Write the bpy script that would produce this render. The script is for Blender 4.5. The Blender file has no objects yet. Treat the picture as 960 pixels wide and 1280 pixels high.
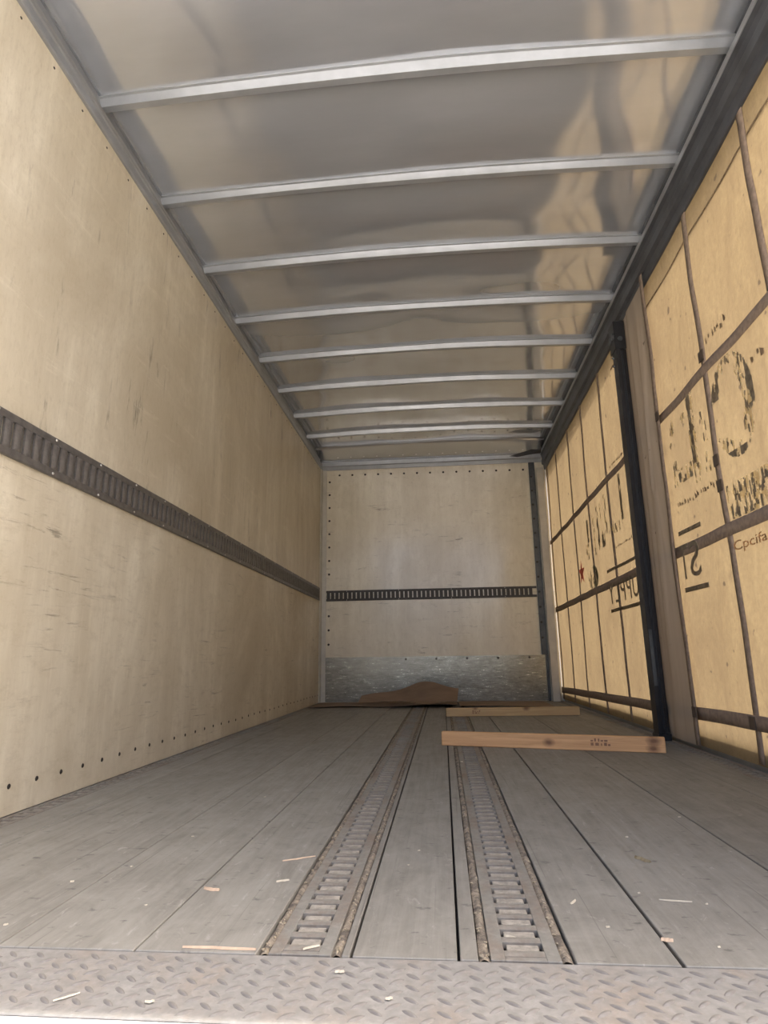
import bpy, bmesh, math, random
from mathutils import Matrix, Vector, noise

random.seed(7)
scene = bpy.context.scene
COL = scene.collection

# ------------------------------------------------------------------ camera
FPX, YAW, PITCH, ROLL = 766.04, -0.0903, 0.2349, -0.0138
CAM = Vector((1.4106, 0.0, 0.4729))
cf = Vector((math.sin(YAW) * math.cos(PITCH), math.cos(YAW) * math.cos(PITCH), math.sin(PITCH)))
r0 = Vector((math.cos(YAW), -math.sin(YAW), 0.0))
u0 = r0.cross(cf)
cr = math.cos(ROLL) * r0 + math.sin(ROLL) * u0
cu = -math.sin(ROLL) * r0 + math.cos(ROLL) * u0
cam_data = bpy.data.cameras.new('camera')
cam_data.sensor_fit = 'HORIZONTAL'
cam_data.sensor_width = 36.0
cam_data.lens = FPX / 960.0 * 36.0
cam_data.clip_start = 0.02
cam = bpy.data.objects.new('camera', cam_data)
COL.objects.link(cam)
cam.matrix_world = Matrix(((cr.x, cu.x, -cf.x, CAM.x), (cr.y, cu.y, -cf.y, CAM.y), (cr.z, cu.z, -cf.z, CAM.z), (0, 0, 0, 1)))
scene.camera = cam

# ------------------------------------------------------------------ sky, sun, exposure
SUN_EL = math.radians(56)
world = bpy.data.worlds.new('sky')
scene.world = world
world.use_nodes = True
wn = world.node_tree.nodes
wn.clear()
sky = wn.new('ShaderNodeTexSky')
sky.sky_type = 'NISHITA'
sky.sun_disc = False
sky.sun_elevation = SUN_EL
sky.sun_rotation = math.radians(90)
sky.air_density = 0.6
sky.dust_density = 6.5
sky.ozone_density = 0.6
bg = wn.new('ShaderNodeBackground')
bg.inputs['Strength'].default_value = 0.46
wo = wn.new('ShaderNodeOutputWorld')
world.node_tree.links.new(sky.outputs[0], bg.inputs[0])
world.node_tree.links.new(bg.outputs[0], wo.inputs[0])

sun_data = bpy.data.lights.new('sun', 'SUN')
sun_data.energy = 7.5
sun_data.angle = math.radians(0.6)
sun_data.color = (1.0, 0.95, 0.87)
sun = bpy.data.objects.new('sun', sun_data)
COL.objects.link(sun)
sun.location = (12, 3, 14)
sun.rotation_euler = Vector((math.cos(SUN_EL), 0.0, math.sin(SUN_EL))).to_track_quat('Z', 'Y').to_euler()

scene.view_settings.view_transform = 'Standard'
scene.view_settings.look = 'None'
scene.view_settings.gamma = 1.0
scene.view_settings.use_curve_mapping = False
scene.view_settings.exposure = 0.80

# ------------------------------------------------------------------ node helpers
class M:
    """a small material builder"""
    def __init__(self, name):
        self.m = bpy.data.materials.new(name)
        self.m.use_nodes = True
        self.t = self.m.node_tree
        self.t.nodes.clear()
        self.out = self.t.nodes.new('ShaderNodeOutputMaterial')
        self.tc = self.t.nodes.new('ShaderNodeTexCoord')
    def n(self, kind, **kw):
        nd = self.t.nodes.new(kind)
        for k, v in kw.items():
            setattr(nd, k, v)
        return nd
    def l(self, a, b):
        self.t.links.new(a, b)
    def put(self, sock, v):
        if isinstance(v, (int, float)):
            sock.default_value = v
        elif isinstance(v, tuple):
            sock.default_value = (*v, 1.0) if len(v) == 3 and sock.type == 'RGBA' else v
        else:
            self.l(v, sock)
    def noise(self, scale=(1, 1, 1), s=5.0, detail=4.0, rough=0.6, dist=0.0, offset=None):
        mp = self.n('ShaderNodeMapping')
        mp.inputs['Scale'].default_value = scale
        self.l(self.tc.outputs['Object'], mp.inputs[0])
        if offset is not None:
            self.l(offset, mp.inputs['Location'])
        nz = self.n('ShaderNodeTexNoise')
        nz.inputs['Scale'].default_value = s
        nz.inputs['Detail'].default_value = detail
        nz.inputs['Roughness'].default_value = rough
        nz.inputs['Distortion'].default_value = dist
        self.l(mp.outputs[0], nz.inputs['Vector'])
        return nz.outputs['Fac']
    def ramp(self, fac, lo, hi):
        r = self.n('ShaderNodeMapRange', clamp=True)
        r.inputs['From Min'].default_value = lo
        r.inputs['From Max'].default_value = hi
        self.l(fac, r.inputs['Value'])
        return r.outputs['Result']
    def mix(self, fac, a, b, mode='MIX'):
        x = self.n('ShaderNodeMix', data_type='RGBA', blend_type=mode)
        self.put(x.inputs[0], fac)
        self.put(x.inputs[6], a)
        self.put(x.inputs[7], b)
        return x.outputs[2]
    def math(self, op, a, b=0.0):
        x = self.n('ShaderNodeMath', operation=op)
        self.put(x.inputs[0], a)
        self.put(x.inputs[1], b)
        return x.outputs[0]
    def bump(self, h, strength=0.2, dist=0.01):
        b = self.n('ShaderNodeBump')
        b.inputs['Strength'].default_value = strength
        b.inputs['Distance'].default_value = dist
        self.l(h, b.inputs['Height'])
        return b.outputs[0]
    def pbr(self, col, rough=0.5, metal=0.0, normal=None, spec=0.5):
        p = self.n('ShaderNodeBsdfPrincipled')
        self.put(p.inputs['Base Color'], col)
        self.put(p.inputs['Roughness'], rough)
        self.put(p.inputs['Metallic'], metal)
        self.put(p.inputs['Specular IOR Level'], spec)
        if normal is not None:
            self.l(normal, p.inputs['Normal'])
        self.l(p.outputs[0], self.out.inputs[0])
        return self.m
    def cloth(self, dif, tra, fac, normal=None):
        d = self.n('ShaderNodeBsdfDiffuse')
        t = self.n('ShaderNodeBsdfTranslucent')
        self.put(d.inputs[0], dif)
        self.put(t.inputs[0], tra)
        if normal is not None:
            self.l(normal, d.inputs['Normal'])
        x = self.n('ShaderNodeMixShader')
        x.inputs[0].default_value = fac
        self.l(d.outputs[0], x.inputs[1])
        self.l(t.outputs[0], x.inputs[2])
        self.l(x.outputs[0], self.out.inputs[0])
        return self.m

def simple(name, col, rough=0.5, metal=0.0, var=0.15, s=20.0):
    m = M(name)
    f = m.ramp(m.noise(s=s), 0.3, 0.7)
    c = m.mix(f, tuple(x * (1 - var) for x in col), tuple(min(1, x * (1 + var)) for x in col))
    return m.pbr(c, rough, metal)

def mat_liner(name, base, streak, scuff, gloss, marks=1.0, worn=1.0, spec=0.5):
    """cream laminated wall lining: blotches, streaks along one axis and scuffs along another"""
    m = M(name)
    k = lambda q: tuple(x * y for x, y in zip(base, q))
    bl = m.ramp(m.noise(scale=(1, 1.0, 0.8), s=1.1, detail=8, rough=0.68, dist=0.5), 0.34, 0.66)
    a = m.ramp(m.noise(scale=streak, s=1.0, detail=7, rough=0.7), 0.36, 0.66)
    c = m.mix(m.math('MULTIPLY', bl, worn), k((1.08, 1.08, 1.08)), k((0.68, 0.635, 0.57)))
    c = m.mix(m.math('MULTIPLY', a, 0.85 * worn), c, k((0.70, 0.66, 0.60)))
    fine = m.ramp(m.noise(scale=(scuff[2], scuff[1] * 3, scuff[0] * 3), s=1.0, detail=6, rough=0.8), 0.5, 0.72)
    c = m.mix(m.math('MULTIPLY', fine, 0.55 * worn), c, k((0.56, 0.51, 0.44)))
    sc = m.ramp(m.noise(scale=scuff, s=1.0, detail=8, rough=0.75, dist=0.5), 0.57, 0.66)
    ms = m.ramp(m.noise(s=1.7, detail=4, rough=0.7), 0.46, 0.60)
    c = m.mix(m.math('MULTIPLY', m.math('MULTIPLY', sc, ms), 0.75 * marks), c, (0.15, 0.125, 0.09))
    pale = m.ramp(m.noise(scale=(scuff[0], scuff[2] * 0.6, scuff[1] * 0.6), s=1.3, detail=7, rough=0.75), 0.57, 0.72)
    c = m.mix(m.math('MULTIPLY', pale, 0.30), c, k((1.22, 1.22, 1.24)))
    rg = m.math('ADD', m.math('MULTIPLY', bl, 0.14), gloss)
    return m.pbr(c, rg, 0.0, m.bump(m.noise(scale=streak, s=1.0, detail=5), 0.08, 0.01), spec)

CREAM = (0.665, 0.615, 0.485)
mt_wall_hi = mat_liner('liner_upper', CREAM, (9, 6.0, 0.5), (6, 16, 2.2), 0.30)
mt_wall_lo = mat_liner('liner_lower', CREAM, (9, 5.0, 0.8), (6, 3.2, 36), 0.30)
mt_back = mat_liner('liner_back', (0.80, 0.765, 0.645), (5.0, 9, 0.4), (4, 6, 24), 0.11, 0.9, 0.55, 1.0)

def mat_galv():
    m = M('galvanised_plate')
    big = m.ramp(m.noise(scale=(2.2, 3, 4), s=1.5, detail=5, rough=0.65), 0.34, 0.68)
    a = m.ramp(m.noise(scale=(5, 5, 26), s=2.2, detail=10, rough=0.82, dist=0.25), 0.40, 0.64)
    b = m.ramp(m.noise(scale=(13, 3, 10), s=1.6, detail=8, rough=0.8, dist=1.6), 0.56, 0.64)
    c = m.mix(a, (0.25, 0.255, 0.225), (0.60, 0.60, 0.54))
    c = m.mix(m.math('MULTIPLY', big, 0.6), c, (0.30, 0.295, 0.265))
    c = m.mix(m.math('MULTIPLY', b, 0.6), c, (0.10, 0.10, 0.09))
    return m.pbr(c, m.math('ADD', m.math('MULTIPLY', a, 0.14), 0.15), 0.65)
mt_galv = mat_galv()

def mat_roof():
    m = M('roof_aluminium')
    a = m.noise(scale=(0.8, 3, 1), s=2.0, detail=4)
    c = m.mix(m.ramp(a, 0.3, 0.7), (0.66, 0.69, 0.74), (0.74, 0.77, 0.82))
    return m.pbr(c, m.math('ADD', m.math('MULTIPLY', a, 0.10), 0.05), 0.72)
mt_roof = mat_roof()
mt_bow = simple('bow_aluminium', (0.40, 0.42, 0.44), 0.34, 0.55, 0.10, 9)
mt_rail_al = simple('rail_aluminium', (0.34, 0.355, 0.37), 0.40, 0.55, 0.12, 8)
mt_rail_dk = simple('curtain_rail_dark', (0.105, 0.11, 0.12), 0.42, 0.5, 0.2, 8)
mt_post_al = simple('post_pale', (0.52, 0.50, 0.44), 0.45, 0.1, 0.10, 12)
mt_post_bl = simple('post_slate', (0.10, 0.11, 0.115), 0.40, 0.5, 0.25, 14)
mt_black = simple('black_steel', (0.022, 0.023, 0.026), 0.38, 0.25, 0.35, 9)
mt_track = simple('track_dark_steel', (0.135, 0.126, 0.116), 0.42, 0.4, 0.25, 30)
mt_track_dk = simple('track_black_steel', (0.060, 0.056, 0.050), 0.5, 0.3, 0.25, 30)
mt_rivet = simple('rivet_dark', (0.035, 0.030, 0.026), 0.5, 0.4, 0.3, 60)
mt_screw = simple('screw_zinc', (0.48, 0.46, 0.42), 0.4, 0.5, 0.2, 60)
mt_void = simple('dark_recess', (0.022, 0.020, 0.018), 0.9, 0.0, 0.3, 30)

def mat_rust(name, g, r, lo, hi):
    m = M(name)
    a = m.ramp(m.noise(scale=(1, 0.6, 1), s=7, detail=6, rough=0.7), lo, hi)
    b = m.ramp(m.noise(s=60, detail=3), 0.35, 0.7)
    c = m.mix(a, g, r)
    c = m.mix(m.math('MULTIPLY', b, 0.45), c, tuple(x * 0.5 for x in g))
    w = m.ramp(m.noise(s=28, detail=6, rough=0.75, dist=0.8), 0.52, 0.68)
    c = m.mix(m.math('MULTIPLY', w, 0.35), c, tuple(min(1, x * 1.5) for x in g))
    return m.pbr(c, 0.62, 0.0, m.bump(m.noise(s=90, detail=3), 0.25, 0.002), 0.35)
mt_ftrack = mat_rust('floor_track_steel', (0.205, 0.198, 0.172), (0.175, 0.125, 0.090), 0.44, 0.66)
mt_tread = mat_rust('tread_steel', (0.232, 0.224, 0.204), (0.24, 0.200, 0.160), 0.48, 0.72)
mt_lug = mat_rust('tread_lug_steel', (0.172, 0.164, 0.149), (0.17, 0.140, 0.113), 0.45, 0.7)

def mat_dirt(name, a_, b_, s):
    m = M(name)
    a = m.ramp(m.noise(s=s, detail=6, rough=0.75), 0.4, 0.64)
    c = m.mix(a, a_, b_)
    return m.pbr(c, 0.9, 0.0, m.bump(m.noise(s=s * 1.5, detail=4), 0.6, 0.004))
mt_fill = mat_dirt('packed_dirt', (0.19, 0.175, 0.145), (0.32, 0.295, 0.245), 45)
mt_putty = mat_dirt('crumbling_sealant', (0.085, 0.072, 0.058), (0.29, 0.245, 0.18), 38)
mt_crumb = mat_dirt('sealant_crumb', (0.22, 0.18, 0.12), (0.46, 0.39, 0.27), 70)

def mat_floor():
    m = M('worn_floor_board')
    oi = m.n('ShaderNodeObjectInfo')
    cx = m.n('ShaderNodeCombineXYZ')
    m.l(m.math('MULTIPLY', oi.outputs['Random'], 40), cx.inputs[0])
    m.l(m.math('MULTIPLY', oi.outputs['Random'], 17), cx.inputs[1])
    off = cx.outputs[0]
    g = m.ramp(m.noise(scale=(38, 1.6, 1), s=1.5, detail=6, rough=0.65, dist=0.4, offset=off), 0.3, 0.72)
    big = m.ramp(m.noise(scale=(2.0, 0.9, 1), s=1.3, detail=4, offset=off), 0.3, 0.7)
    c = m.mix(g, (0.162, 0.154, 0.132), (0.226, 0.216, 0.188))
    c = m.mix(m.math('MULTIPLY', big, 0.6), c, (0.148, 0.140, 0.120))
    md = m.ramp(m.noise(scale=(5, 3, 1), s=2.2, detail=7, rough=0.75, dist=0.6, offset=off), 0.36, 0.66)
    c = m.mix(m.math('MULTIPLY', md, 0.45), c, (0.300, 0.291, 0.255))
    sp = m.ramp(m.noise(scale=(12, 22, 1), s=1.6, detail=4, rough=0.6, offset=off), 0.625, 0.69)
    c = m.mix(m.math('MULTIPLY', sp, 0.75), c, (0.09, 0.085, 0.08))
    lt = m.ramp(m.noise(scale=(24, 9, 1), s=1.4, detail=6, rough=0.75, dist=1.2, offset=off), 0.60, 0.72)
    c = m.mix(m.math('MULTIPLY', lt, 0.40), c, (0.44, 0.42, 0.38))
    ck = m.ramp(m.noise(scale=(70, 0.9, 1), s=1.2, detail=4, rough=0.55, dist=0.5, offset=off), 0.655, 0.70)
    c = m.mix(m.math('MULTIPLY', ck, 0.55), c, (0.085, 0.08, 0.07))
    tint = m.math('ADD', m.math('MULTIPLY', oi.outputs['Random'], 0.16), 0.92)
    mul = m.n('ShaderNodeVectorMath', operation='SCALE')
    m.l(c, mul.inputs[0]); m.l(tint, mul.inputs['Scale'])
    return m.pbr(mul.outputs[0], m.math('ADD', m.math('MULTIPLY', g, -0.10), 0.62), 0.0, m.bump(g, 0.16, 0.003), 0.18)
mt_floor = mat_floor()

def mat_lumber(name, lo, hi, knots):
    m = M(name)
    g = m.ramp(m.noise(scale=(2.0, 14, 40), s=1.5, detail=5, rough=0.6, dist=0.8), 0.3, 0.72)
    c = m.mix(g, lo, hi)
    for (kx, kz, kr) in knots:
        mp = m.n('ShaderNodeMapping')
        mp.inputs['Location'].default_value = (-kx, 0, -kz)
        m.l(m.tc.outputs['Object'], mp.inputs[0])
        sc = m.n('ShaderNodeVectorMath', operation='MULTIPLY')
        sc.inputs[1].default_value = (0.8, 0.0, 1.2)
        m.l(mp.outputs[0], sc.inputs[0])
        ln = m.n('ShaderNodeVectorMath', operation='LENGTH')
        m.l(sc.outputs[0], ln.inputs[0])
        k = m.ramp(m.math('ADD', ln.outputs['Value'], m.math('MULTIPLY', m.noise(s=60), 0.012)), kr + 0.012, kr * 0.5)
        c = m.mix(m.math('MULTIPLY', k, 0.85), c, (0.12, 0.05, 0.025))
    return m.pbr(c, 0.65, 0.0, m.bump(g, 0.1, 0.002))

def mat_card():
    m = M('cardboard')
    a = m.ramp(m.noise(scale=(1, 6, 3), s=4, detail=5), 0.3, 0.7)
    return m.pbr(m.mix(a, (0.185, 0.128, 0.085), (0.245, 0.172, 0.115)), 0.85)
mt_card = mat_card()

def mat_curtain():
    m = M('yellow_curtain_fabric')
    a = m.ramp(m.noise(scale=(1, 2.6, 1.2), s=1.5, detail=6, rough=0.65, dist=0.8), 0.34, 0.70)
    b = m.ramp(m.noise(scale=(1, 1, 1), s=30, detail=5, rough=0.75), 0.32, 0.70)
    c = m.mix(a, (0.98, 0.69, 0.31), (0.68, 0.46, 0.215))
    c = m.mix(m.math('MULTIPLY', b, 0.7), c, (0.56, 0.375, 0.175))
    st = m.ramp(m.noise(scale=(1, 6, 3.5), s=1.7, detail=5, rough=0.7, dist=0.6), 0.60, 0.74)
    c = m.mix(m.math('MULTIPLY', st, 0.55), c, (0.38, 0.25, 0.13))
    sp = m.ramp(m.noise(s=15, detail=2, rough=0.5), 0.70, 0.735)
    c = m.mix(m.math('MULTIPLY', sp, 0.75), c, (0.16, 0.10, 0.07))
    bp = m.bump(m.noise(scale=(1, 2.2, 0.9), s=3.2, detail=5), 0.45, 0.03)
    sh = m.cloth(m.mix(0.5, c, (0.50, 0.42, 0.28)), m.mix(1.0, c, (0.122, 0.131, 0.158), 'MULTIPLY'), 0.60, bp)
    for n in m.t.nodes:
        if n.type == 'BSDF_TRANSLUCENT': m.l(bp, n.inputs['Normal'])
    return sh
mt_curtain = mat_curtain()

def mat_flap():
    m = M('grey_curtain_overlap')
    a = m.ramp(m.noise(scale=(1, 8, 0.6), s=1.3, detail=4, dist=0.4), 0.3, 0.72)
    c = m.mix(a, (0.58, 0.50, 0.40), (0.45, 0.385, 0.31))
    sp = m.ramp(m.noise(s=15, detail=2), 0.73, 0.77)
    c = m.mix(m.math('MULTIPLY', sp, 0.7), c, (0.08, 0.06, 0.05))
    return m.cloth(c, m.mix(1.0, c, (0.45, 0.45, 0.45), 'MULTIPLY'), 0.30)
mt_flap = mat_flap()
mt_strap = simple('webbing_brown', (0.25, 0.185, 0.135), 0.8, 0.0, 0.25, 40)

def mat_print(name, col, fac, var=0.3):
    m = M(name)
    a = m.ramp(m.noise(s=34, detail=4), 0.35, 0.68)
    c = m.mix(a, tuple(x * (1 - var) for x in col), tuple(x * (1 + var) for x in col))
    return m.cloth(c, m.mix(1.0, c, (0.95, 0.95, 0.95), 'MULTIPLY'), fac)
mt_ink = mat_print('faded_grey_print', (0.34, 0.29, 0.21), 0.55)
mt_ink_shadow = mat_print('brown_print_and_shadow_line', (0.36, 0.27, 0.17), 0.45)  # brown print rows, also the painted shadow line on the curtain
mt_faint = mat_print('faint_print', (0.62, 0.43, 0.24), 0.6)
mt_pale = mat_print('pale_glue_residue', (0.97, 0.92, 0.78), 0.93, 0.02)
mt_red = mat_print('red_print', (0.72, 0.27, 0.20), 0.45)
mt_green = mat_print('dark_green_print', (0.25, 0.24, 0.17), 0.45)
mt_ground = mat_dirt('pale_concrete_ground', (0.40, 0.38, 0.35), (0.50, 0.48, 0.44), 3)
mt_bumper = simple('pale_bumper', (0.72, 0.70, 0.65), 0.5, 0.0, 0.08, 10)
mt_splint = simple('pale_splinter', (0.42, 0.31, 0.21), 0.7, 0.0, 0.2, 40)
mt_chip = simple('white_chip', (0.40, 0.36, 0.275), 0.7, 0.0, 0.15, 40)
mt_leaf = simple('dry_leaf', (0.20, 0.16, 0.09), 0.7, 0.0, 0.25, 60)
mt_rubber = simple('black_rubber', (0.03, 0.03, 0.032), 0.55, 0.0, 0.2, 30)
mt_buckle = simple('strap_buckle', (0.10, 0.075, 0.055), 0.6, 0.2, 0.2, 30)
mt_stamp = simple('grade_stamp_ink', (0.24, 0.125, 0.07), 0.7, 0.0, 0.3, 200)

# ------------------------------------------------------------------ mesh helpers
class B:
    """collects geometry and links it as one mesh object"""
    def __init__(self):
        self.v, self.f, self.mi = [], [], []
    def quad(self, pts, mi=0):
        k = len(self.v)
        self.v += [tuple(p) for p in pts]
        self.f.append(tuple(range(k, k + len(pts))))
        self.mi.append(mi)
    def box(self, x0, x1, y0, y1, z0, z1):
        k = len(self.v)
        self.v += [(x, y, z) for z in (z0, z1) for y in (y0, y1) for x in (x0, x1)]
        for q in ((0, 2, 3, 1), (4, 5, 7, 6), (0, 1, 5, 4), (2, 6, 7, 3), (0, 4, 6, 2), (1, 3, 7, 5)):
            self.f.append(tuple(k + i for i in q)); self.mi.append(0)
        return self
    def prism(self, prof, a0, a1, axis):
        """prof: list of 2D points (counter-clockwise), swept along an axis ('x','y','z')"""
        k, n = len(self.v), len(prof)
        for a in (a0, a1):
            for (p, q) in prof:
                self.v.append({'x': (a, p, q), 'y': (p, a, q), 'z': (p, q, a)}[axis])
        self.f.append(tuple(k + i for i in range(n))[::-1]); self.mi.append(0)
        self.f.append(tuple(k + n + i for i in range(n))); self.mi.append(0)
        for i in range(n):
            j = (i + 1) % n
            self.f.append((k + i, k + j, k + n + j, k + n + i)); self.mi.append(0)
        return self
    def grid(self, fn, nu, nv):
        k = len(self.v)
        for j in range(nv + 1):
            for i in range(nu + 1):
                self.v.append(tuple(fn(i / nu, j / nv)))
        for j in range(nv):
            for i in range(nu):
                a = k + j * (nu + 1) + i
                self.f.append((a, a + 1, a + nu + 2, a + nu + 1)); self.mi.append(0)
        return self
    def dome(self, r, h, seg=8):
        k = len(self.v)
        for (rr, zz) in ((1.0, 0.0), (0.72, 0.7)):
            for i in range(seg):
                t = 2 * math.pi * i / seg
                self.v.append((r * rr * math.cos(t), r * rr * math.sin(t), h * zz))
        self.v.append((0, 0, h))
        for i in range(seg):
            j = (i + 1) % seg
            self.f.append((k + i, k + j, k + seg + j, k + seg + i)); self.mi.append(0)
            self.f.append((k + seg + i, k + seg + j, k + 2 * seg)); self.mi.append(0)
        return self
    def mesh(self, name, mats, smooth=False, bevel=0.0):
        me = bpy.data.meshes.new(name)
        me.from_pydata(self.v, [], self.f)
        mats = mats if isinstance(mats, (list, tuple)) else [mats]
        for m in mats:
            me.materials.append(m)
        me.polygons.foreach_set('material_index', self.mi)
        bm = bmesh.new(); bm.from_mesh(me)
        bmesh.ops.recalc_face_normals(bm, faces=bm.faces)
        if bevel > 0:
            bmesh.ops.bevel(bm, geom=bm.edges[:], offset=bevel, segments=1, affect='EDGES', profile=0.5, clamp_overlap=True)
        bm.to_mesh(me); bm.free()
        if smooth:
            me.polygons.foreach_set('use_smooth', [True] * len(me.polygons))
        me.update()
        return me
    def obj(self, name, mats, parent=None, smooth=False, bevel=0.0):
        return link(name, self.mesh(name, mats, smooth, bevel), parent)

def link(name, me, parent=None, mw=None):
    o = bpy.data.objects.new(name, me)
    COL.objects.link(o)
    if parent is not None:
        o.parent = parent
    if mw is not None:
        o.matrix_local = mw
    return o
def tag(o, label, cat, group=None):
    o['label'] = label; o['category'] = cat
    if group: o['group'] = group
    return o
def struct(o, label=None, cat=None):
    o['kind'] = 'structure'
    if label: o['label'] = label
    if cat: o['category'] = cat
    return o
def thing(name, label, cat, mw=None, group=None):
    o = bpy.data.objects.new(name, None)
    COL.objects.link(o)
    o.empty_display_size = 0.1
    if mw is not None: o.matrix_world = mw
    return tag(o, label, cat, group)
def thicken(o, t, offset=0.0):
    s = o.modifiers.new('thickness', 'SOLIDIFY'); s.thickness = t; s.offset = offset
    return o

D = 7.144        # inner face of the far wall
YB = 0.94        # rear edge of the sill
YF = 1.134       # floor boards begin

# ------------------------------------------------------------------ ground outside
g = B().box(-30, 34, -30, 34, -1.35, -1.25).obj('ground', mt_ground)
struct(g, 'pale concrete ground outside the truck', 'ground')

# ------------------------------------------------------------------ floor
floor = B().box(-0.05, 2.74, YF, D + 0.03, -0.06, -0.022).obj('floor', mt_void)
struct(floor, 'worn grey wooden plank floor with steel tracks let into it', 'floor')
planks = [(0.086, 0.212), (0.215, 0.624), (0.627, 0.872), (0.8755, 1.084), (1.2275, 1.2405), (1.2455, 1.4165),
          (1.4215, 1.4505), (1.6045, 1.7655), (1.7715, 2.117), (2.121, 2.462), (2.465, 2.600)]
for (a, b) in planks:
    B().box(a, b, YF, D - 0.004, -0.022, 0.0).obj('plank', mt_floor, floor, bevel=0.0014)

# tread plate sill
sill = B().box(-0.05, 2.74, YB, YF - 0.002, -0.035, -0.001).obj('trim_1', mt_tread, bevel=0.002)
struct(sill, 'rusty grey diamond tread plate sill across the open end', 'sill')
def lug_mesh():
    b = B(); n = 10
    L, W, H = 0.0145, 0.0048, 0.0022
    for (s, z) in ((1.0, 0.0), (0.62, H)):
        for i in range(n):
            t = 2 * math.pi * i / n
            c, sn = math.cos(t), math.sin(t)
            b.v.append((L * s * c * (1.0), W * s * sn * (1 - 0.35 * abs(c)), z))
    for i in range(n):
        j = (i + 1) % n
        b.f.append((i, j, n + j, n + i)); b.mi.append(0)
    b.f.append(tuple(range(n, 2 * n))); b.mi.append(0)
    return b.mesh('tread_lug', mt_lug, True)
lug = lug_mesh()
spots = []
for r in range(6):
    for c in range(57):
        for k in (0, 1):
            x = -0.02 + c * 0.048 + k * 0.024
            y = 0.958 + r * 0.0335 + k * 0.01675
            if x < 2.72 and y < YF - 0.012:
                spots.append((x, y, math.radians(38 if k == 0 else -38)))
spots.sort(key=lambda s: abs(s[0] - 1.32))
for (x, y, a) in spots[:300]:
    link('tread_lug', lug, sill, Matrix.Translation((x, y, -0.001)) @ Matrix.Rotation(a, 4, 'Z'))
rest = B()
for (x, y, a) in spots[300:]:
    mw = Matrix.Translation((x, y, -0.001)) @ Matrix.Rotation(a, 4, 'Z')
    k = len(rest.v)
    rest.v += [tuple(mw @ v.co) for v in lug.vertices]
    for p in lug.polygons:
        rest.f.append(tuple(k + i for i in p.vertices)); rest.mi.append(0)
o = rest.obj('tread_lugs', mt_lug, sill, True); o['kind'] = 'stuff'

# ------------------------------------------------------------------ left wall
wl = B().box(-0.07, -0.014, YB, D + 0.07, -0.02, 2.736).obj('wall_left', mt_rail_al)
struct(wl, 'cream lined left wall of the truck box', 'wall')
B().box(-0.014, 0.0, YB, D + 0.0, 0.0, 1.219).obj('panel', mt_wall_lo, wl)
B().box(-0.014, 0.0, YB, D + 0.0, 1.221, 2.742).obj('panel', mt_wall_hi, wl)
rv = B().dome(0.0088, 0.0035).mesh('rivet', mt_rivet, True)
RX = Matrix.Rotation(math.radians(90), 4, 'Y')      # dome pointing to +x
k = 0
y = 1.17
while y < D - 0.1:
    link('rivet', rv, wl, Matrix.Translation((0.0, y, 0.086 + 0.002 * math.sin(y * 7))) @ RX)
    y += 0.1397
rvs = B().dome(0.0055, 0.003).mesh('rivet', mt_rivet, True)
y = 1.2
while y < D - 0.1:
    link('rivet', rvs, wl, Matrix.Translation((0.0, y, 2.70)) @ RX)
    y += 0.1905

# ------------------------------------------------------------------ far wall
wb = B().box(-0.07, 2.78, D + 0.016, D + 0.07, -0.02, 3.0).obj('wall_back', mt_rail_al)
struct(wb, 'far end wall with cream lining and a galvanised lower plate', 'wall')
B().box(0.0, 2.70, D, D + 0.016, 0.0, 1.19).obj('panel', mt_back, wb)
B().box(0.0, 2.70, D, D + 0.016, 1.192, 2.80).obj('panel', mt_back, wb)
sp = B().box(0.066, 2.545, D - 0.004, D, 0.002, 0.492).obj('scuff_plate', mt_galv, wb)
sp['label'] = 'scratched galvanised steel plate at the foot of the wall'
RY = Matrix.Rotation(math.radians(90), 4, 'X')      # dome pointing to -y
rb = B().dome(0.0135, 0.005).mesh('rivet', mt_rivet, True)
for i in range(15):
    link('rivet', rb, wb, Matrix.Translation((0.222 + i * 0.1585, D, 2.672 - 0.0015 * i)) @ RY)
for i in range(14):
    z = 2.588 - i * 0.1625
    if abs(z - 1.2) > 0.09 and z > 0.5:
        link('rivet', rb, wb, Matrix.Translation((0.100, D, z)) @ RY)
for i in range(5):
    link('rivet', rb, wb, Matrix.Translation((0.99 + i * 0.345, D - 0.004, 0.465)) @ RY)

# corner posts, header, rear frame
t2 = B().prism([(0.0, D - 0.075), (0.012, D - 0.075), (0.018, D - 0.012), (0.066, D - 0.010), (0.066, D), (0.0, D)], 0.0, 2.74, 'z').obj('trim_2', mt_post_al, bevel=0.0015)
struct(t2, 'pale angle trim in the far left corner', 'corner trim')
t3 = B().box(2.505, 2.572, D - 0.03, D, 0.494, 2.73).box(2.545, 2.572, D - 0.03, D, 0.0, 0.494).obj('trim_3', mt_post_bl, bevel=0.003)
struct(t3, 'slate grey steel channel beside the far wall lining', 'corner trim')
for i in range(12):
    link('bolt', rb, t3, Matrix.Translation((2.525, D - 0.03, 2.55 - i * 0.17)) @ RY)
t4 = B().prism([(2.578, D - 0.10), (2.660, D - 0.10), (2.660, D), (2.590, D), (2.590, D - 0.085), (2.578, D - 0.085)], 0.0, 2.64, 'z').obj('trim_4', mt_post_al, bevel=0.003)
struct(t4, 'pale painted corner post between far wall and yellow curtain', 'post')
def crown_(x):
    return 0.032 * (1 - ((x - 1.32) / 1.36) ** 2)
t5 = B().prism([(D - 0.030, 2.838), (D - 0.030, 2.785), (D - 0.016, 2.780), (D - 0.012, 2.735), (D, 2.735), (D, 2.838)], -0.02, 2.66, 'x').obj('trim_5', mt_bow, bevel=0.0015)
struct(t5, 'galvanised header angle above the far wall', 'header')
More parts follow.
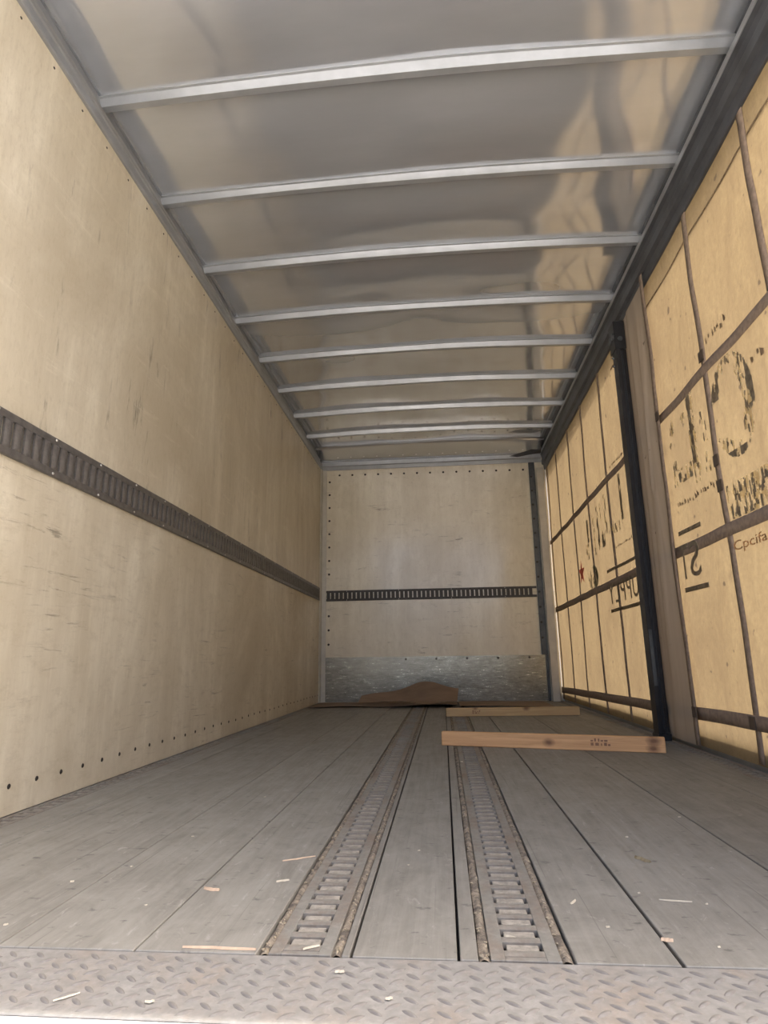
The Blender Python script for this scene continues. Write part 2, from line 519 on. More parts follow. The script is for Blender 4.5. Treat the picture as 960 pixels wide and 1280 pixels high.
hs = B().grid(lambda u, v: (-0.02 + u * 2.68, D - 0.03 - 0.30 * v, 2.832 + (0.086 + crown_(-0.02 + u * 2.68)) * v ** 0.8), 30, 6).obj('header_sheet', mt_roof, t5, True)
thicken(hs, 0.002, 0.0)
rh = B().dome(0.010, 0.004).mesh('rivet', mt_rail_al, True)
for i in range(15):
    link('rivet', rh, t5, Matrix.Translation((0.22 + i * 0.1585, D - 0.118, 2.862)) @ Matrix.Rotation(math.radians(163), 4, 'X'))
t6 = B().prism([(-0.10, 2.738), (0.012, 2.738), (0.015, 2.750), (0.007, 2.764), (0.007, 2.796), (0.012, 2.802), (0.010, 2.812), (-0.010, 2.818), (-0.010, 2.850), (-0.004, 2.856), (-0.010, 2.866), (-0.026, 2.872), (-0.030, 2.975), (-0.10, 2.985)],
               YB, D + 0.07, 'y').obj('trim_6', mt_rail_al, bevel=0.002)
struct(t6, 'stepped aluminium roof rail along the left wall top', 'roof rail')
t7 = B().prism([(2.690, 2.985), (2.686, 2.888), (2.672, 2.878), (2.668, 2.858), (2.650, 2.846), (2.648, 2.822), (2.668, 2.812), (2.674, 2.768), (2.664, 2.758), (2.664, 2.708), (2.684, 2.698), (2.688, 2.648), (2.692, 2.640),
                (2.732, 2.640), (2.732, 2.628), (2.800, 2.628), (2.800, 2.985)], YB, D + 0.07, 'y').obj('trim_7', mt_rail_dk, bevel=0.002)
struct(t7, 'dark grey curtain rail running along the roof edge', 'roof rail')
ridge = B().prism([(2.6465, 2.819), (2.652, 2.819), (2.6515, 2.848), (2.670, 2.861), (2.668, 2.864), (2.6465, 2.851)], YB, D, 'y').obj('rail_lip', mt_rail_al, t7, bevel=0.002)
t8 = B().box(2.722, 2.775, YB, D + 0.07, -0.16, 0.098).obj('trim_8', mt_rail_al)
struct(t8, 'aluminium side rail outside the curtain hem', 'side rail')
t9 = (B().box(-0.09, -0.0705, YB, YB + 0.08, -0.12, 3.0).box(2.735, 2.80, YB, YB + 0.08, -0.12, 2.62).box(-0.09, 2.80, YB, YB + 0.06, 2.988, 3.05)).obj('trim_9', mt_rail_al)
struct(t9, 'rear door frame of the truck box', 'door frame')
bump = B().prism([(0.56, -0.13), (0.938, -0.13), (0.938, -0.003), (0.60, -0.003), (0.56, -0.04)], -0.05, 2.74, 'x').obj('trim_10', mt_bumper, bevel=0.001)
struct(bump, 'pale sunlit bumper edge just outside the tread plate', 'bumper')

# ------------------------------------------------------------------ roof
BOW0, PITCHY = 2.1333, 0.6096
def crown(x):
    u = (x - 1.32) / 1.36
    return 0.032 * (1 - u * u)
def roof_z(x, y):
    fr = ((y - BOW0) / PITCHY) % 1.0
    pil = -math.sin(math.pi * fr) ** 2
    u = max(0.0, 1 - ((x - 1.32) / 1.36) ** 2)
    nz = noise.noise(Vector((x * 0.9, y * 1.3, 3.1)))
    n2 = noise.noise(Vector((x * 1.9 + 7, y * 0.7, 9.3)))
    return 2.925 + crown(x) + u * (pil * (0.010 + 0.012 * noise.noise(Vector((1.7, y * 0.8, 0.3))) + 0.020 * n2) + 0.012 * nz)
def rf(u, v):
    x = -0.035 + u * 2.73; y = YB + v * (D + 0.06 - YB)
    return (x, y, roof_z(x, y))
roof = B().grid(rf, 60, 240).obj('ceiling', mt_roof, None, True)
thicken(roof, 0.0015, 1.0)
struct(roof, 'shiny dented aluminium roof sheet over thin cross bows', 'ceiling')
def bow_mesh(y, amp):
    b = B(); n = 28
    prof = [(-0.036, 0.030), (-0.026, 0.028), (-0.015, 0.0), (0.015, 0.0), (0.026, 0.028), (0.036, 0.030)]
    for i in range(n + 1):
        x = -0.028 + (2.683 + 0.028) * i / n
        z0 = 2.889 + crown(x) - 0.004 + amp * noise.noise(Vector((x * 1.1, y, 0.5)))
        for (py, pz) in prof:
            zz = z0 + pz
            b.v.append((x, y + py, zz if pz < 0.02 else roof_z(x, y + py) - (0.002 if pz > 0.029 else 0.004)))
    m_ = len(prof)
    for i in range(n):
        for j in range(m_ - 1):
            a = i * m_ + j
            b.f.append((a, a + 1, a + m_ + 1, a + m_)); b.mi.append(0)
    return b
k = -1
while BOW0 + k * PITCHY < D - 0.2:
    o = bow_mesh(BOW0 + k * PITCHY, 0.010 if k in (4, 5, 6) else 0.004).obj('roof_bow', mt_bow, roof)
    thicken(o, 0.002, 1.0)
    k += 1

# black flap hanging by the header
fl = B()
pts = [(2.27, 6.98, 2.772), (2.36, 6.96, 2.752), (2.50, 6.94, 2.770), (2.63, 6.93, 2.782), (2.63, 6.90, 2.815), (2.52, 6.94, 2.832), (2.40, 6.97, 2.806)]
fl.quad(pts)
o = fl.obj('torn_strip', mt_rubber)
thicken(o, 0.004, 0.0)
tag(o, 'torn black strip sagging from the roof beside the far header', 'rubber strip')

# ------------------------------------------------------------------ slotted cargo tracks
def mw_from(cols, loc):
    return Matrix(((cols[0][0], cols[1][0], cols[2][0], loc[0]), (cols[0][1], cols[1][1], cols[2][1], loc[1]),
                   (cols[0][2], cols[1][2], cols[2][2], loc[2]), (0, 0, 0, 1)))
def rung_mesh(w, ln, arch, t, m_):
    """a pressed bar between two slots, bowed along the track"""
    b = B()
    n = 4
    for (x, s) in ((-w / 2, 0.0), (-w / 2 + 0.008, 1.0), (w / 2 - 0.008, 1.0), (w / 2, 0.0)):
        for i in range(n + 1):
            q = i / n
            z = arch * s * math.sin(math.pi * q)
            b.v.append((x, (q - 0.5) * ln, z))
    for c in range(3):
        for i in range(n):
            a = c * (n + 1) + i
            b.f.append((a, a + 1, a + n + 2, a + n + 1)); b.mi.append(0)
    k = len(b.v)
    for (x, y) in ((-w / 2, -ln / 2), (w / 2, -ln / 2), (w / 2, ln / 2), (-w / 2, ln / 2)):
        b.v.append((x, y, -t))
    b.f.append((k, k + 3, k + 2, k + 1)); b.mi.append(0)
    b.f.append((k, k + 1, 3 * (n + 1), 2 * (n + 1), (n + 1), 0)); b.mi.append(0)
    b.f.append((k + 2, k + 3, n, 2 * n + 1, 3 * n + 2, 4 * n + 3)); b.mi.append(0)
    return b.mesh('rung', m_)
def track(label, mw, length, width, slot_w, bar, thick, m_, single, arch=0.003, floor_fill=False, screws=0.0, group=None, back=None):
    t = thing('cargo_track', label, 'cargo track', mw, group)
    fw = (width - slot_w) / 2
    for s in (-1, 1):
        x0, x1 = (-width / 2, -slot_w / 2) if s < 0 else (slot_w / 2, width / 2)
        if floor_fill:
            b = B().box(x0, x1, 0, length, -thick, 0)
        else:   # wall track: stepped flange
            pr = [(x0, -thick), (x1, -thick), (x1, -0.002), (x1 - s * 0.0 - 0.004 * (1 if s > 0 else 0), 0.0), (x0 + 0.004 * (1 if s < 0 else 0), 0.0), (x0, -0.002)]
            b = B().prism(pr, 0, length, 'y')
        b.obj('flange', m_, t, bevel=0.0008)
    if floor_fill:
        B().box(-slot_w / 2, slot_w / 2, 0.0, 0.0125, -thick, 0.0).obj('end_bar', m_, t, bevel=0.0008)
    P = 0.0508
    n = int(length / P)
    rm = rung_mesh(slot_w, bar, arch, thick * 0.8, m_)
    for i in range(min(n, single)):
        link('rung', rm, t, Matrix.Translation((0, (i + 0.5) * P, -0.0005)))
    if n > single:
        b = B()
        for i in range(single, n):
            k = len(b.v)
            b.v += [(v.co.x, v.co.y + (i + 0.5) * P, v.co.z - 0.0005) for v in rm.vertices]
            for p in rm.polygons:
                b.f.append(tuple(k + q for q in p.vertices)); b.mi.append(0)
        o = b.obj('rungs_receding', m_, t); o['kind'] = 'stuff'
    if floor_fill:
        b = B()
        B().box(-slot_w / 2, slot_w / 2, 0, length, -thick - 0.002, -thick).obj('track_bed', mt_void, t)
        rnd = random.Random(len(label))
        for i in range(n + 1):
            y0 = i * P - P / 2 + bar / 2 + (P / 2) - P / 2
            y0 = (i + 0.5) * P + bar / 2 + 0.0045 * (0.5 + rnd.random())
            y1 = (i + 1.5) * P - bar / 2 - 0.001
            if y1 > length: break
            top = -0.0018 - rnd.random() * 0.0022
            b.box(-slot_w / 2 + 0.006, slot_w / 2 - 0.006, y0, y1, -thick, top)
        o = b.obj('packed_dirt', mt_fill, t, bevel=0.0012); o['kind'] = 'stuff'
    if screws:
        sm = B().dome(0.0055, 0.004).mesh('screw', mt_screw, True)
        y = screws * 0.4
        while y < length:
            for s in (-1, 1):
                link('screw', sm, t, Matrix.Translation((s * (width / 2 - 0.010), y, 0.0)))
            y += screws
    return t

TH = 0.012
lw = track('dark slotted steel rail bolted along the cream left wall', mw_from(((0, 0, -1), (0, 1, 0), (1, 0, 0)), (TH + 0.0006, YB + 0.05, 1.212)), D - 0.10 - YB - 0.05, 0.148, 0.094, 0.036, TH, mt_track, 70, 0.004, screws=0.3048)
bw = track('dark slotted steel rail across the cream far wall', mw_from(((0, 0, -1), (1, 0, 0), (0, -1, 0)), (0.070, D - TH - 0.0006, 1.196)), 2.43, 0.122, 0.072, 0.037, TH, mt_track_dk, 60, 0.002, screws=0.6096)
for o in bw.children:
    pass
FL = D - 0.006 - YF - 0.002
def ftrack(x, w, sw, label, single, sealant):
    t = track(label, Matrix.Translation((x, YF + 0.004, -0.001)), FL, w, sw, 0.021, 0.012, mt_ftrack, single, 0.0016, floor_fill=True)
    if sealant:
        for s in (-1, 1):
            rnd = random.Random(int(x * 100) + s)
            x0, x1 = (w / 2 + 0.0005, w / 2 + sealant)
            nn = 420
            def sf(u, v, s=s, x0=x0, x1=x1):
                yy = 0.004 + v * (FL - 0.008)
                edge = 0.0025 * noise.noise(Vector((yy * 14, x * 9, s)))
                xx = s * (x0 + (x1 - x0 + (edge if u > 0.5 else 0)) * u)
                zz = -0.006 + 0.0075 * math.sin(math.pi * u) * (0.55 + 0.75 * noise.noise(Vector((yy * 22, x * 31 + s * 5, u * 2))))
                return (xx, yy, min(zz, 0.003))
            b = B().grid(sf, 4, nn)
            b.obj('sealant_bead', mt_putty, t, True)
            c = B()
            for i in range(110):
                yy = 0.01 + (rnd.random() ** 1.8) * (FL - 0.03)
                xx = s * (x0 + (x1 - x0) * (0.15 + 0.7 * rnd.random()))
                r = 0.0018 + 0.0026 * rnd.random()
                k = len(c.v)
                c.v += [(xx + r * (rnd.random() - 0.2), yy, -0.003 + r), (xx - r, yy + r * 0.4, -0.002), (xx + r * 0.6, yy + r, -0.002), (xx + r * 0.6, yy - r, -0.002), (xx, yy, -0.006)]
                for q in ((0, 1, 2), (0, 2, 3), (0, 3, 1), (4, 2, 1), (4, 3, 2), (4, 1, 3)):
                    c.f.append(tuple(k + z for z in q)); c.mi.append(0)
            o = c.obj('sealant_crumbs', mt_crumb, t); o['kind'] = 'stuff'
    return t
ftrack(1.1565, 0.105, 0.062, 'rusty slotted floor track between the wide left boards and the narrow middle board', 45, 0.0165)
ftrack(1.5270, 0.113, 0.066, 'grey slotted floor track running under both loose timbers', 45, 0.0180)
ftrack(0.0425, 0.077, 0.046, 'dusty slotted floor track at the foot of the cream left wall', 60, 0)
ftrack(2.6530, 0.098, 0.050, 'slotted floor track along the yellow curtain side', 60, 0)

# ------------------------------------------------------------------ yellow side curtain
STRAPS = [1.58, 2.195, 2.805, 3.385, 4.60, 5.23, 5.845, 6.46, 7.03]
def curt(y, z):
    e = min(1.0, max(0.0, (z - 0.02) / 0.25)) * min(1.0, max(0.0, (2.72 - z) / 0.2))
    w = 0.010 * noise.noise(Vector((0.3, y * 1.1, z * 0.9))) + 0.004 * noise.noise(Vector((5.3, y * 4.1, z * 1.6)))
    b = 0.006 * math.sin(math.pi * (y - 2.195) / 0.612) ** 2
    pq = 1 - math.exp(-((y - 3.84) / 0.14) ** 4)
    return 2.702 + e * (w + b) * pq
cur = thing('side_curtain', 'translucent yellow side curtain with brown webbing straps and faded lettering', 'curtain', Matrix.Translation((2.70, 4.05, 0.0)))
CI = Matrix.Translation((-2.70, -4.05, 0.0))
def cobj(b, name, mats, smooth=True, thick=0.0):
    b.v = [tuple(CI @ Vector(p)) for p in b.v]
    o = b.obj(name, mats, cur, smooth)
    if thick: thicken(o, thick, 0.0)
    return o
cobj(B().grid(lambda u, v: (curt(1.02 + u * 6.12, 0.022 + v * 2.70), 1.02 + u * 6.12, 0.022 + v * 2.70), 200, 90), 'fabric', mt_curtain, True)
# vertical webbing
straps = {}
for s, ys in enumerate(STRAPS):
    def sv(u, v, ys=ys, s=s):
        z = 0.03 + v * 2.66
        yy = ys + 0.022 * noise.noise(Vector((s * 3.7, z * 1.5, 1.0))) + 0.011 * noise.noise(Vector((s * 5.1, z * 3.6, 2.0))) + (u - 0.5) * 0.048
        return (curt(yy, z) - (0.034 if s == 3 else 0.0055) - 0.002 * math.sin(math.pi * u), yy, z)
    straps[ys] = cobj(B().grid(sv, 2, 70), 'vertical_strap', mt_strap, True, 0.002)
# horizontal webbing
for (za, zb, w) in ((1.786, 1.748, 0.050), (1.012, 0.982, 0.058), (0.192, 0.118, 0.062)):
    def sh(u, v, za=za, zb=zb, w=w):
        y = 1.03 + u * 6.10
        z = za + (zb - za) * (y - 2.8) / 4.3 + (v - 0.5) * w + 0.006 * noise.noise(Vector((y * 1.4, za * 9, 0)))
        return (curt(y, z) - 0.009, y, z)
    cobj(B().grid(sh, 150, 2), 'horizontal_strap', mt_strap, True, 0.002)
for (ys, z) in ((2.800, 1.855), (2.803, 1.335), (2.806, 1.215), (2.83, 0.190), (3.372, 0.19), (3.375, 1.785)):
    x = curt(ys, z) - (0.042 if ys > 3.3 else 0.016)
    bk = cobj(B().box(x, x + 0.004, ys - 0.024, ys + 0.024, z - 0.026, z + 0.026), 'buckle', mt_buckle, False)
    bk.parent = straps[min(STRAPS, key=lambda q: abs(q - ys))]
# grey overlap by the post
def gf(u, v):
    z = 0.025 + v * 2.63; y = 3.378 + u * 0.53; k_ = min(1.0, max(0.0, (y - 3.72) / 0.05))
    e = math.sin(math.pi * min(1, v * 1.02)) ** 0.5 if 0 < v < 0.98 else 0.0
    fold = 0.0035 * math.sin((u - 0.5) * 11 * (1.25 + 0.25 * z) + 0.7 * z) - 0.009 * math.exp(-((u - 0.42 - 0.10 * (1.6 - z)) / 0.035) ** 2) - 0.007 * math.exp(-((u - 0.30 - 0.22 * (2.1 - z) * (1 if z > 1.4 else 0.5)) / 0.03) ** 2) + 0.012 * noise.noise(Vector((u * 2.2, z * 1.2, 4.0)))
    curl = 0.012 * math.exp(-((z - 0.12) / 0.1) ** 2) * math.sin(u * 9)
    return ((2.678 + 0.6 * (curt(y, z) - 2.702) + e * fold - abs(curl) * 0.5) * (1 - k_) + k_ * 2.6875, y, z)
o = cobj(B().grid(gf, 40, 60), 'grey_overlap', mt_flap, True)
o['label'] = 'grey-brown folded overlap of the curtain beside the black post'

cobj(B().grid(lambda u, v: (curt(1.05 + u * 3.2, 2.5 + v * 0.011) - 0.0045, 1.05 + u * 3.2, 2.497 + v * 0.011), 60, 1), 'shadow_line_strip', mt_ink_shadow, True, 0.001)  # added brown strip painting the dark line at the upper shadow's edge
# printed lettering (reads the right way round from outside)
dg = None
def letters(body, y0, y1, z0, z1, m_, name='printed_letters', flip=False):
    out = []
    cu_ = bpy.data.curves.new('text', 'FONT'); cu_.body = body; cu_.resolution_u = 3
    to = bpy.data.objects.new('text', cu_); COL.objects.link(to)
    bpy.context.view_layer.update()
    me = bpy.data.meshes.new_from_object(to.evaluated_get(bpy.context.evaluated_depsgraph_get()))
    bpy.data.objects.remove(to); bpy.data.curves.remove(cu_)
    bm = bmesh.new(); bm.from_mesh(me)
    bmesh.ops.triangulate(bm, faces=bm.faces)
    xs = [v.co.x for v in bm.verts]; ys = [v.co.y for v in bm.verts]
    a, b_, c, d = min(xs), max(xs), min(ys), max(ys)
    for v in bm.verts:
        u = (v.co.x - a) / (b_ - a)
        if flip: u = 1 - u
        y = y0 + (y1 - y0) * u
        z = z0 + (z1 - z0) * (v.co.y - c) / (d - c)
        v.co = Vector((curt(y, z) - 0.0115 - 2.70, y - 4.05, z))
    bmesh.ops.recalc_face_normals(bm, faces=bm.faces)
    bm.to_mesh(me); bm.free()
    me.materials.clear(); me.materials.append(m_)
    o = link(name, me, cur)
    thicken(o, 0.0012, 0.0)
    return o
for (ch, a, b_, z0, z1) in (('U', 4.120, 4.255, 0.848, 1.000), ('P', 4.300, 4.400, 0.850, 1.000), ('P', 4.435, 4.535, 0.850, 1.000), ('L', 4.580, 4.670, 0.850, 1.000), ('Y', 4.690, 4.850, 0.850, 1.000),
                            ('S', 3.135, 3.255, 0.855, 1.035), ('T', 3.264, 3.376, 0.855, 1.035)):
    letters(ch, a, b_, z0, z1, mt_ink, 'printed_letter')
letters('Cpcifa', 2.50, 2.770, 0.895, 0.950, mt_faint, 'faded_lettering', True)
for (z, t) in ((1.100, 0.022), (0.800, 0.024)):
    for (a, b_) in ((3.09, 3.36), (3.96, 4.85)):
        cobj(B().grid(lambda u, v: (curt(a + (b_ - a) * u, z) - 0.0075, a + (b_ - a) * u, z + (v - 0.5) * t), 24, 1), 'printed_line', mt_ink, True, 0.001)
# red star and round badge
b = B(); st = []
for i in range(10):
    r = 0.115 if i % 2 == 0 else 0.047
    t = math.pi / 2 + i * math.pi / 5
    st.append((5.70 + r * math.cos(t), 1.208 + r * math.sin(t)))
for i in range(10):
    p, q = st[i], st[(i + 1) % 10]
    b.quad([(curt(5.70, 1.208) - 0.0115, 5.70, 1.208), (curt(*p) - 0.0115, *p), (curt(*q) - 0.0115, *q)])
o = cobj(b, 'star_emblem', mt_red, False, 0.001); o['label'] = 'red five-pointed star print'
def peeled(name, inside, y0, y1, z0, z1, cell, keep, dark, m_dark=None):
    """remnants of a peeled vinyl print: small ragged cells that follow the curtain"""
    b = B(); ny = int((y1 - y0) / cell); nz_ = int((z1 - z0) / cell)
    for j in range(nz_):
        for i in range(ny):
            y = y0 + (i + 0.5) * cell; z = z0 + (j + 0.5) * cell
            if not inside(y, z): continue
            n1 = noise.noise(Vector((y * 46, z * 15, 3.3))) + 0.6 * noise.noise(Vector((y * 90, z * 40, 8.3)))
            dk = dark(y, z) + 0.9 * noise.noise(Vector((y * 40, z * 13, 11.3)))
            if dk > 0.5: mi = 0
            elif n1 + keep > 0.28: mi = 1 if noise.noise(Vector((y * 60, z * 20, 21))) > -0.12 else 0
            else: continue
            h = cell * 0.5
            x = curt(y, z) - 0.0078
            b.quad([(x, y - h, z - h), (x, y + h, z - h), (x, y + h, z + h), (x, y - h, z + h)], mi)
    o = cobj(b, name, [m_dark or mt_ink, mt_pale], False, 0.0008); o['kind'] = 'stuff'
    return o
def in_c(y, z):
    a = (y - 2.605) / 0.180; c = (z - 1.525) / 0.232
    a2 = (y - 2.615) / 0.098; c2 = (z - 1.525) / 0.160
    if a * a + c * c > 1 or a2 * a2 + c2 * c2 < 1: return False
    return not (y > 2.66 and abs(z - 1.51) < 0.085)
peeled('peeled_letter', in_c, 2.42, 2.80, 1.28, 1.77, 0.0065, 0.10, lambda y, z: 0.75 if (y < 2.475 and z > 1.47) or (y > 2.69 and z > 1.55) or z < 1.33 else 0.0)
peeled('peeled_letter', lambda y, z: 0.0 <= (y - 2.985 - 0.02 * (1.77 - z)) <= 0.085, 2.94, 3.10, 1.30, 1.765, 0.0085, 0.16, lambda y, z: 0.9 if 0.034 < (y - 2.985 - 0.02 * (1.77 - z)) < 0.072 and z > 1.40 else 0.0)
peeled('peeled_letter', lambda y, z: (3.265 < y < 3.335 and z < 1.72) or (3.09 < y < 3.27 and z < 1.43) or (3.10 < y < 3.17 and z > 1.64 and z < 1.70), 3.06, 3.34, 1.35, 1.72, 0.0085, 0.05, lambda y, z: 0.2)
peeled('peeled_letter', lambda y, z: 2.862 < y < 2.935 and abs(((y * 37) % 1) - 0.5) < 0.42, 2.855, 2.94, 1.31, 1.62, 0.0085, -0.05, lambda y, z: 0.1)
peeled('peeled_block', lambda y, z: True, 2.40, 2.772, 1.045, 1.205, 0.0085, 0.22, lambda y, z: 0.22)
fst = [(4.30, 4.345, 1.40, 1.73, 0.75), (4.40, 4.66, 1.345, 1.42, 0.15), (4.70, 4.76, 1.38, 1.71, 0.35), (4.80, 4.90, 1.30, 1.40, 0.65), (4.86, 4.90, 1.40, 1.66, 0.2),
       (4.97, 5.03, 1.30, 1.66, 0.4), (5.10, 5.15, 1.28, 1.62, 0.3), (5.30, 5.37, 1.42, 1.62, 0.8), (5.33, 5.45, 1.28, 1.42, 0.25)]
for (a, b_, z0, z1, dk) in fst:
    peeled('peeled_stroke', lambda y, z: True, a, b_, z0, z1, 0.011, 0.05, lambda y, z, dk=dk: dk)
peeled('round_badge', lambda y, z: ((y - 5.285) / 0.165) ** 2 + ((z - 1.110) / 0.112) ** 2 < 1, 5.11, 5.46, 0.99, 1.23, 0.010, 0.0, lambda y, z: 0.85 if y < 5.21 else 0.18, mt_green)
def dashes(y0, y1, z, n, h, seed):
    rnd = random.Random(seed); b = B()
    for i in range(n):
        y = y0 + (y1 - y0) * (i + rnd.random() * 0.5) / n
        w = (y1 - y0) / n * (0.3 + 0.4 * rnd.random())
        zz = z + (rnd.random() - 0.5) * h * 0.5
        x = curt(y, zz) - 0.0075
        b.quad([(x, y, zz), (x, y + w, zz), (x, y + w, zz + h * (0.3 + 0.6 * rnd.random())), (x, y, zz + h * 0.4)])
    o = cobj(b, 'faded_print_row', mt_ink_shadow, False, 0.0006); o['kind'] = 'stuff'
dashes(2.83, 3.33, 1.235, 16, 0.035, 3)
dashes(4.12, 4.60, 1.235, 14, 0.022, 4)
dashes(2.55, 2.76, 1.90, 7, 0.045, 5)
dashes(4.16, 4.50, 1.83, 9, 0.03, 6)
dashes(2.30, 2.42, 1.62, 3, 0.05, 8)

# ------------------------------------------------------------------ black sliding post
post = thing('curtain_post', 'black steel sliding post standing against the yellow curtain', 'post', Matrix.Translation((2.652, 3.850, 0.0)))
prof = [(-0.038, -0.052), (-0.012, -0.052), (-0.012, -0.044), (0.002, -0.044), (0.002, -0.052), (0.014, -0.052), (0.014, -0.040), (0.028, -0.040), (0.028, 0.052), (-0.026, 0.052), (-0.038, 0.036)]
B().prism(prof, 0.036, 2.60, 'z').obj('post_body', mt_black, post, bevel=0.0018)
B().box(-0.040, 0.030, -0.056, 0.056, 0.0, 0.036).obj('foot', mt_black, post, bevel=0.003)
B().box(-0.011, 0.001, -0.0455, -0.0435, 0.06, 2.42).obj('groove_liner', simple('latch_slate', (0.045, 0.05, 0.058), 0.3, 0.5), post)
B().box(-0.034, -0.014, -0.055, -0.0525, 0.30, 0.62).obj('latch_plate', mt_post_bl, post, bevel=0.001)
car = B().prism([(-0.044, -0.060), (0.028, -0.060), (0.028, 0.060), (-0.044, 0.060)], 2.43, 2.635, 'z').obj('carriage', mt_black, post, bevel=0.006)
wh = B().prism([(0.022 * math.cos(i * math.pi / 6), 0.022 * math.sin(i * math.pi / 6)) for i in range(12)], -0.006, 0.006, 'x')
me = wh.mesh('roller', mt_post_bl, False)
for (yy, zz) in ((-0.034, 2.53), (0.034, 2.53)):
    link('roller', me, car, Matrix.Translation((-0.049, yy, zz)))
wf = B().prism([(0.016 * math.cos(i * math.pi / 6) - 0.010, 0.016 * math.sin(i * math.pi / 6) + 2.50) for i in range(12)], -0.068, -0.060, 'y')
wf.obj('bolt_head', mt_post_bl, car)
bm_ = B().dome(0.009, 0.016).mesh('bolt', mt_post_bl, True)
for zz in (2.40, 2.34):
    link('bolt', bm_, post, Matrix.Translation((-0.038, 0.015, zz)) @ Matrix.Rotation(math.radians(-90), 4, 'Y'))

# ------------------------------------------------------------------ loose timbers
def timber(x0, y0, x1, y1, h, t, label, m_, stamp):
    L = math.hypot(x1 - x0, y1 - y0); a = math.atan2(y1 - y0, x1 - x0)
    th = thing('timber', label, 'timber', Matrix.Translation((x0, y0, 0.0)) @ Matrix.Rotation(a, 4, 'Z'))
    B().box(0, L, 0, t, 0.0005, h).obj('board', m_, th, bevel=0.003)
    b = B(); rnd = random.Random(5)
    sx, sz, sw, shh = stamp
    for r in range(2):
        x = sx
        while x < sx + sw:
            w = 0.006 + rnd.random() * 0.012
            z = sz + r * shh * 0.55
            b.box(x, x + w, -0.0006, 0.001, z, z + shh * (0.2 + 0.25 * rnd.random()))
            x += w + 0.004 + rnd.random() * 0.006
    o = b.obj('grade_stamp', mt_stamp, th)
    return th
timber(1.386, 3.622, 2.490, 3.328, 0.074, 0.038, 'reddish pine timber with dark knots, its end beside the black post', mat_lumber('pine_red', (0.52, 0.285, 0.125), (0.72, 0.44, 0.22), ((0.58, 0.034, 0.024), (1.09, 0.056, 0.028), (1.085, 0.020, 0.026))), (0.79, 0.026, 0.085, 0.036))
timber(1.421, 5.335, 2.516, 5.410, 0.067, 0.038, 'yellowish pine timber lying just before the brown cardboard', mat_lumber('pine_yellow', (0.42, 0.285, 0.14), (0.56, 0.405, 0.215), ((0.66, 0.060, 0.026), (0.24, 0.064, 0.016))), (0.215, 0.022, 0.06, 0.026))

# ------------------------------------------------------------------ cardboard by the far wall
def sheet(label, fn, nu, nv, t=0.004):
    o = B().grid(fn, nu, nv).obj('cardboard_sheet', mt_card, None, False)
    thicken(o, t, 1.0)
    return tag(o, label, 'cardboard')
sheet('long flat brown cardboard sheet reaching the far left corner trim', lambda u, v: (0.05 + u * 1.49, 6.30 + 0.05 * math.sin(u * 4.2) + v * 0.72, 0.002 + (0.016 + 0.009 * math.sin(u * 9)) * (1 - v) ** 2 * (0.4 + u)), 30, 8)
def c2(u, v):
    arch = math.exp(-((u - 0.62) / 0.26) ** 2)
    x = 0.52 + u * 1.02 + 0.02 * v
    return (x, 6.56 + 0.12 * v + 0.05 * u + 0.05 * math.sin(u * 5), 0.036 + 0.004 * u + v * (0.060 + 0.085 * arch + 0.065 * u + 0.012 * math.sin(u * 11)))
sheet('curled brown cardboard piece standing up against the galvanised plate', c2, 28, 6)
sheet('creased brown cardboard offcut folded over in the middle of the pile', lambda u, v: (0.86 + u * 0.68 - 0.10 * v, 6.255 + v * 0.22, 0.052 + 0.016 * math.sin(u * 7.5 + 0.6) * (1 - v)), 20, 5)
sheet('thin dark cardboard sheet lying between the curled piece and the pale corner post', lambda u, v: (1.565 + u * 0.90, 6.31 + 0.03 * math.sin(u * 5) + v * 0.76, 0.002 + 0.012 * (1 - v) ** 3 * (1 - u)), 14, 5)

# ------------------------------------------------------------------ small debris on the floor
def splinter(x0, y0, x1, y1, w, label, m_, name='wood_splinter', cat='splinter', z=0.0006, group=None):
    L = math.hypot(x1 - x0, y1 - y0); a = math.atan2(y1 - y0, x1 - x0)
    rnd = random.Random(int(x0 * 1000)); b = B(); n = 5
    for i in range(n + 1):
        q = i / n; ww = w * (0.35 + 0.65 * math.sin(math.pi * (0.12 + 0.76 * q))) * (0.8 + 0.4 * rnd.random())
        off = (rnd.random() - 0.5) * w * 0.5
        for (p, r) in ((-1, 0), (0.2, 1), (1, 0)):
            b.v.append((q * L, off + p * ww / 2, r * w * 0.45))
    for i in range(n):
        k = i * 3
        for (c, d) in ((0, 1), (1, 2), (2, 0)):
            b.f.append((k + c, k + d, k + 3 + d, k + 3 + c)); b.mi.append(0)
    b.f.append((0, 1, 2)); b.mi.append(0); b.f.append((3 * n, 3 * n + 2, 3 * n + 1)); b.mi.append(0)
    me = b.mesh(name, m_)
    o = bpy.data.objects.new(name, me); COL.objects.link(o)
    o.matrix_world = Matrix.Translation((x0, y0, z)) @ Matrix.Rotation(a, 4, 'Z')
    return tag(o, label, cat, group)
splinter(0.953, 1.147, 1.081, 1.146, 0.0065, 'long pale splinter lying along the tread plate edge by the rusty track', mt_splint)
splinter(1.008, 1.604, 1.080, 1.646, 0.0050, 'thin reddish splinter pointing at the rusty floor track', mt_splint)
splinter(0.886, 1.416, 0.922, 1.406, 0.0100, 'short tan chip straddling the board joint left of the rusty track', mt_splint, 'wood_chip', 'wood chip')
splinter(1.030, 1.464, 1.056, 1.476, 0.0060, 'white sliver on the board just left of the rusty track', mt_chip)
splinter(1.642, 1.374, 1.657, 1.392, 0.0060, 'pale hooked chip right of the grey floor track', mt_chip, 'wood_chip', 'wood chip')
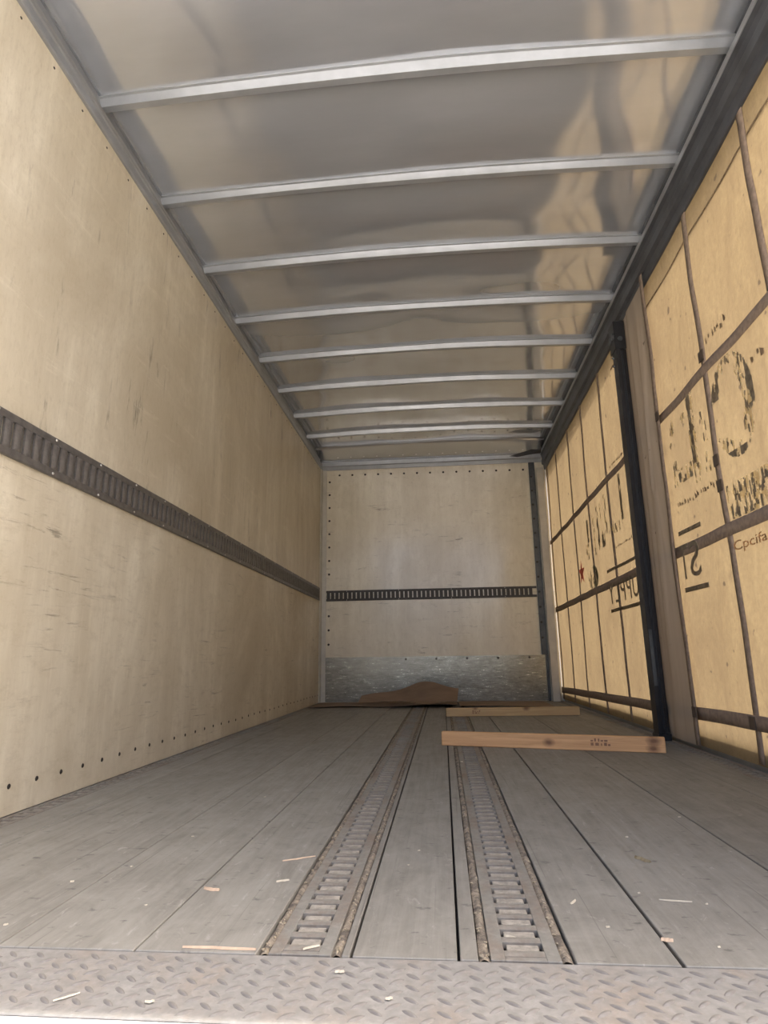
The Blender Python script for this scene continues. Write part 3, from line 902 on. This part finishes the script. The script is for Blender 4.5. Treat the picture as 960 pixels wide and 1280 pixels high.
splinter(1.820, 1.404, 1.880, 1.396, 0.0045, 'thin white splinter in the middle of the wide right board', mt_chip)
splinter(1.764, 1.224, 1.782, 1.218, 0.0090, 'orange tan chip lying in the open board joint by the tread plate', mt_splint, 'wood_chip', 'wood chip')
splinter(1.852, 1.672, 1.876, 1.636, 0.0120, 'curled dry brown leaf scrap on the wide right board', mt_leaf, 'leaf_scrap', 'leaf')
splinter(1.500, 1.233, 1.520, 1.222, 0.0080, 'white sliver lodged in a slot of the grey floor track', mt_chip, z=-0.004)
splinter(1.227, 1.079, 1.241, 1.079, 0.0060, 'bright white crumb on the tread plate below the rusty track', mt_chip, 'paper_scrap', 'scrap', z=0.001)
splinter(0.836, 0.970, 0.862, 0.994, 0.0035, 'pale broken straw on the tread plate rim', mt_chip, z=0.001)
splinter(0.970, 0.976, 0.983, 0.979, 0.0050, 'small white paper scrap next to the straw on the tread plate', mt_chip, 'paper_scrap', 'scrap', z=0.001)
splinter(1.312, 1.006, 1.322, 1.009, 0.0050, 'cream crumb on the tread plate below the narrow middle board', mt_chip, 'paper_scrap', 'scrap', z=0.001)
splinter(1.474, 3.054, 1.486, 3.060, 0.0120, 'white crumb on the grey track before the reddish timber', mt_chip, 'paper_scrap', 'scrap', z=0.001)
splinter(1.160, 1.150, 1.185, 1.166, 0.0050, 'white sliver on the end of the rusty floor track', mt_chip, z=0.001)
for (x, y, w) in ((1.683, 1.268, 0.010), (1.846, 1.200, 0.008), (2.091, 2.063, 0.013), (1.879, 1.844, 0.011), (0.569, 1.440, 0.012), (0.653, 1.546, 0.010), (1.901, 1.386, 0.008),
                  (1.789, 1.438, 0.009), (0.580, 1.214, 0.010), (0.800, 1.320, 0.008), (0.700, 1.800, 0.010), (1.330, 1.700, 0.009), (0.760, 2.300, 0.011), (1.310, 1.590, 0.007)):
    splinter(x, y, x + w * 0.7, y + 0.003, w * 0.5, 'tiny pale wood crumb lying loose on the grey boards', mt_chip, 'wood_crumb', 'wood crumb', group='loose wood crumbs on the floor boards')
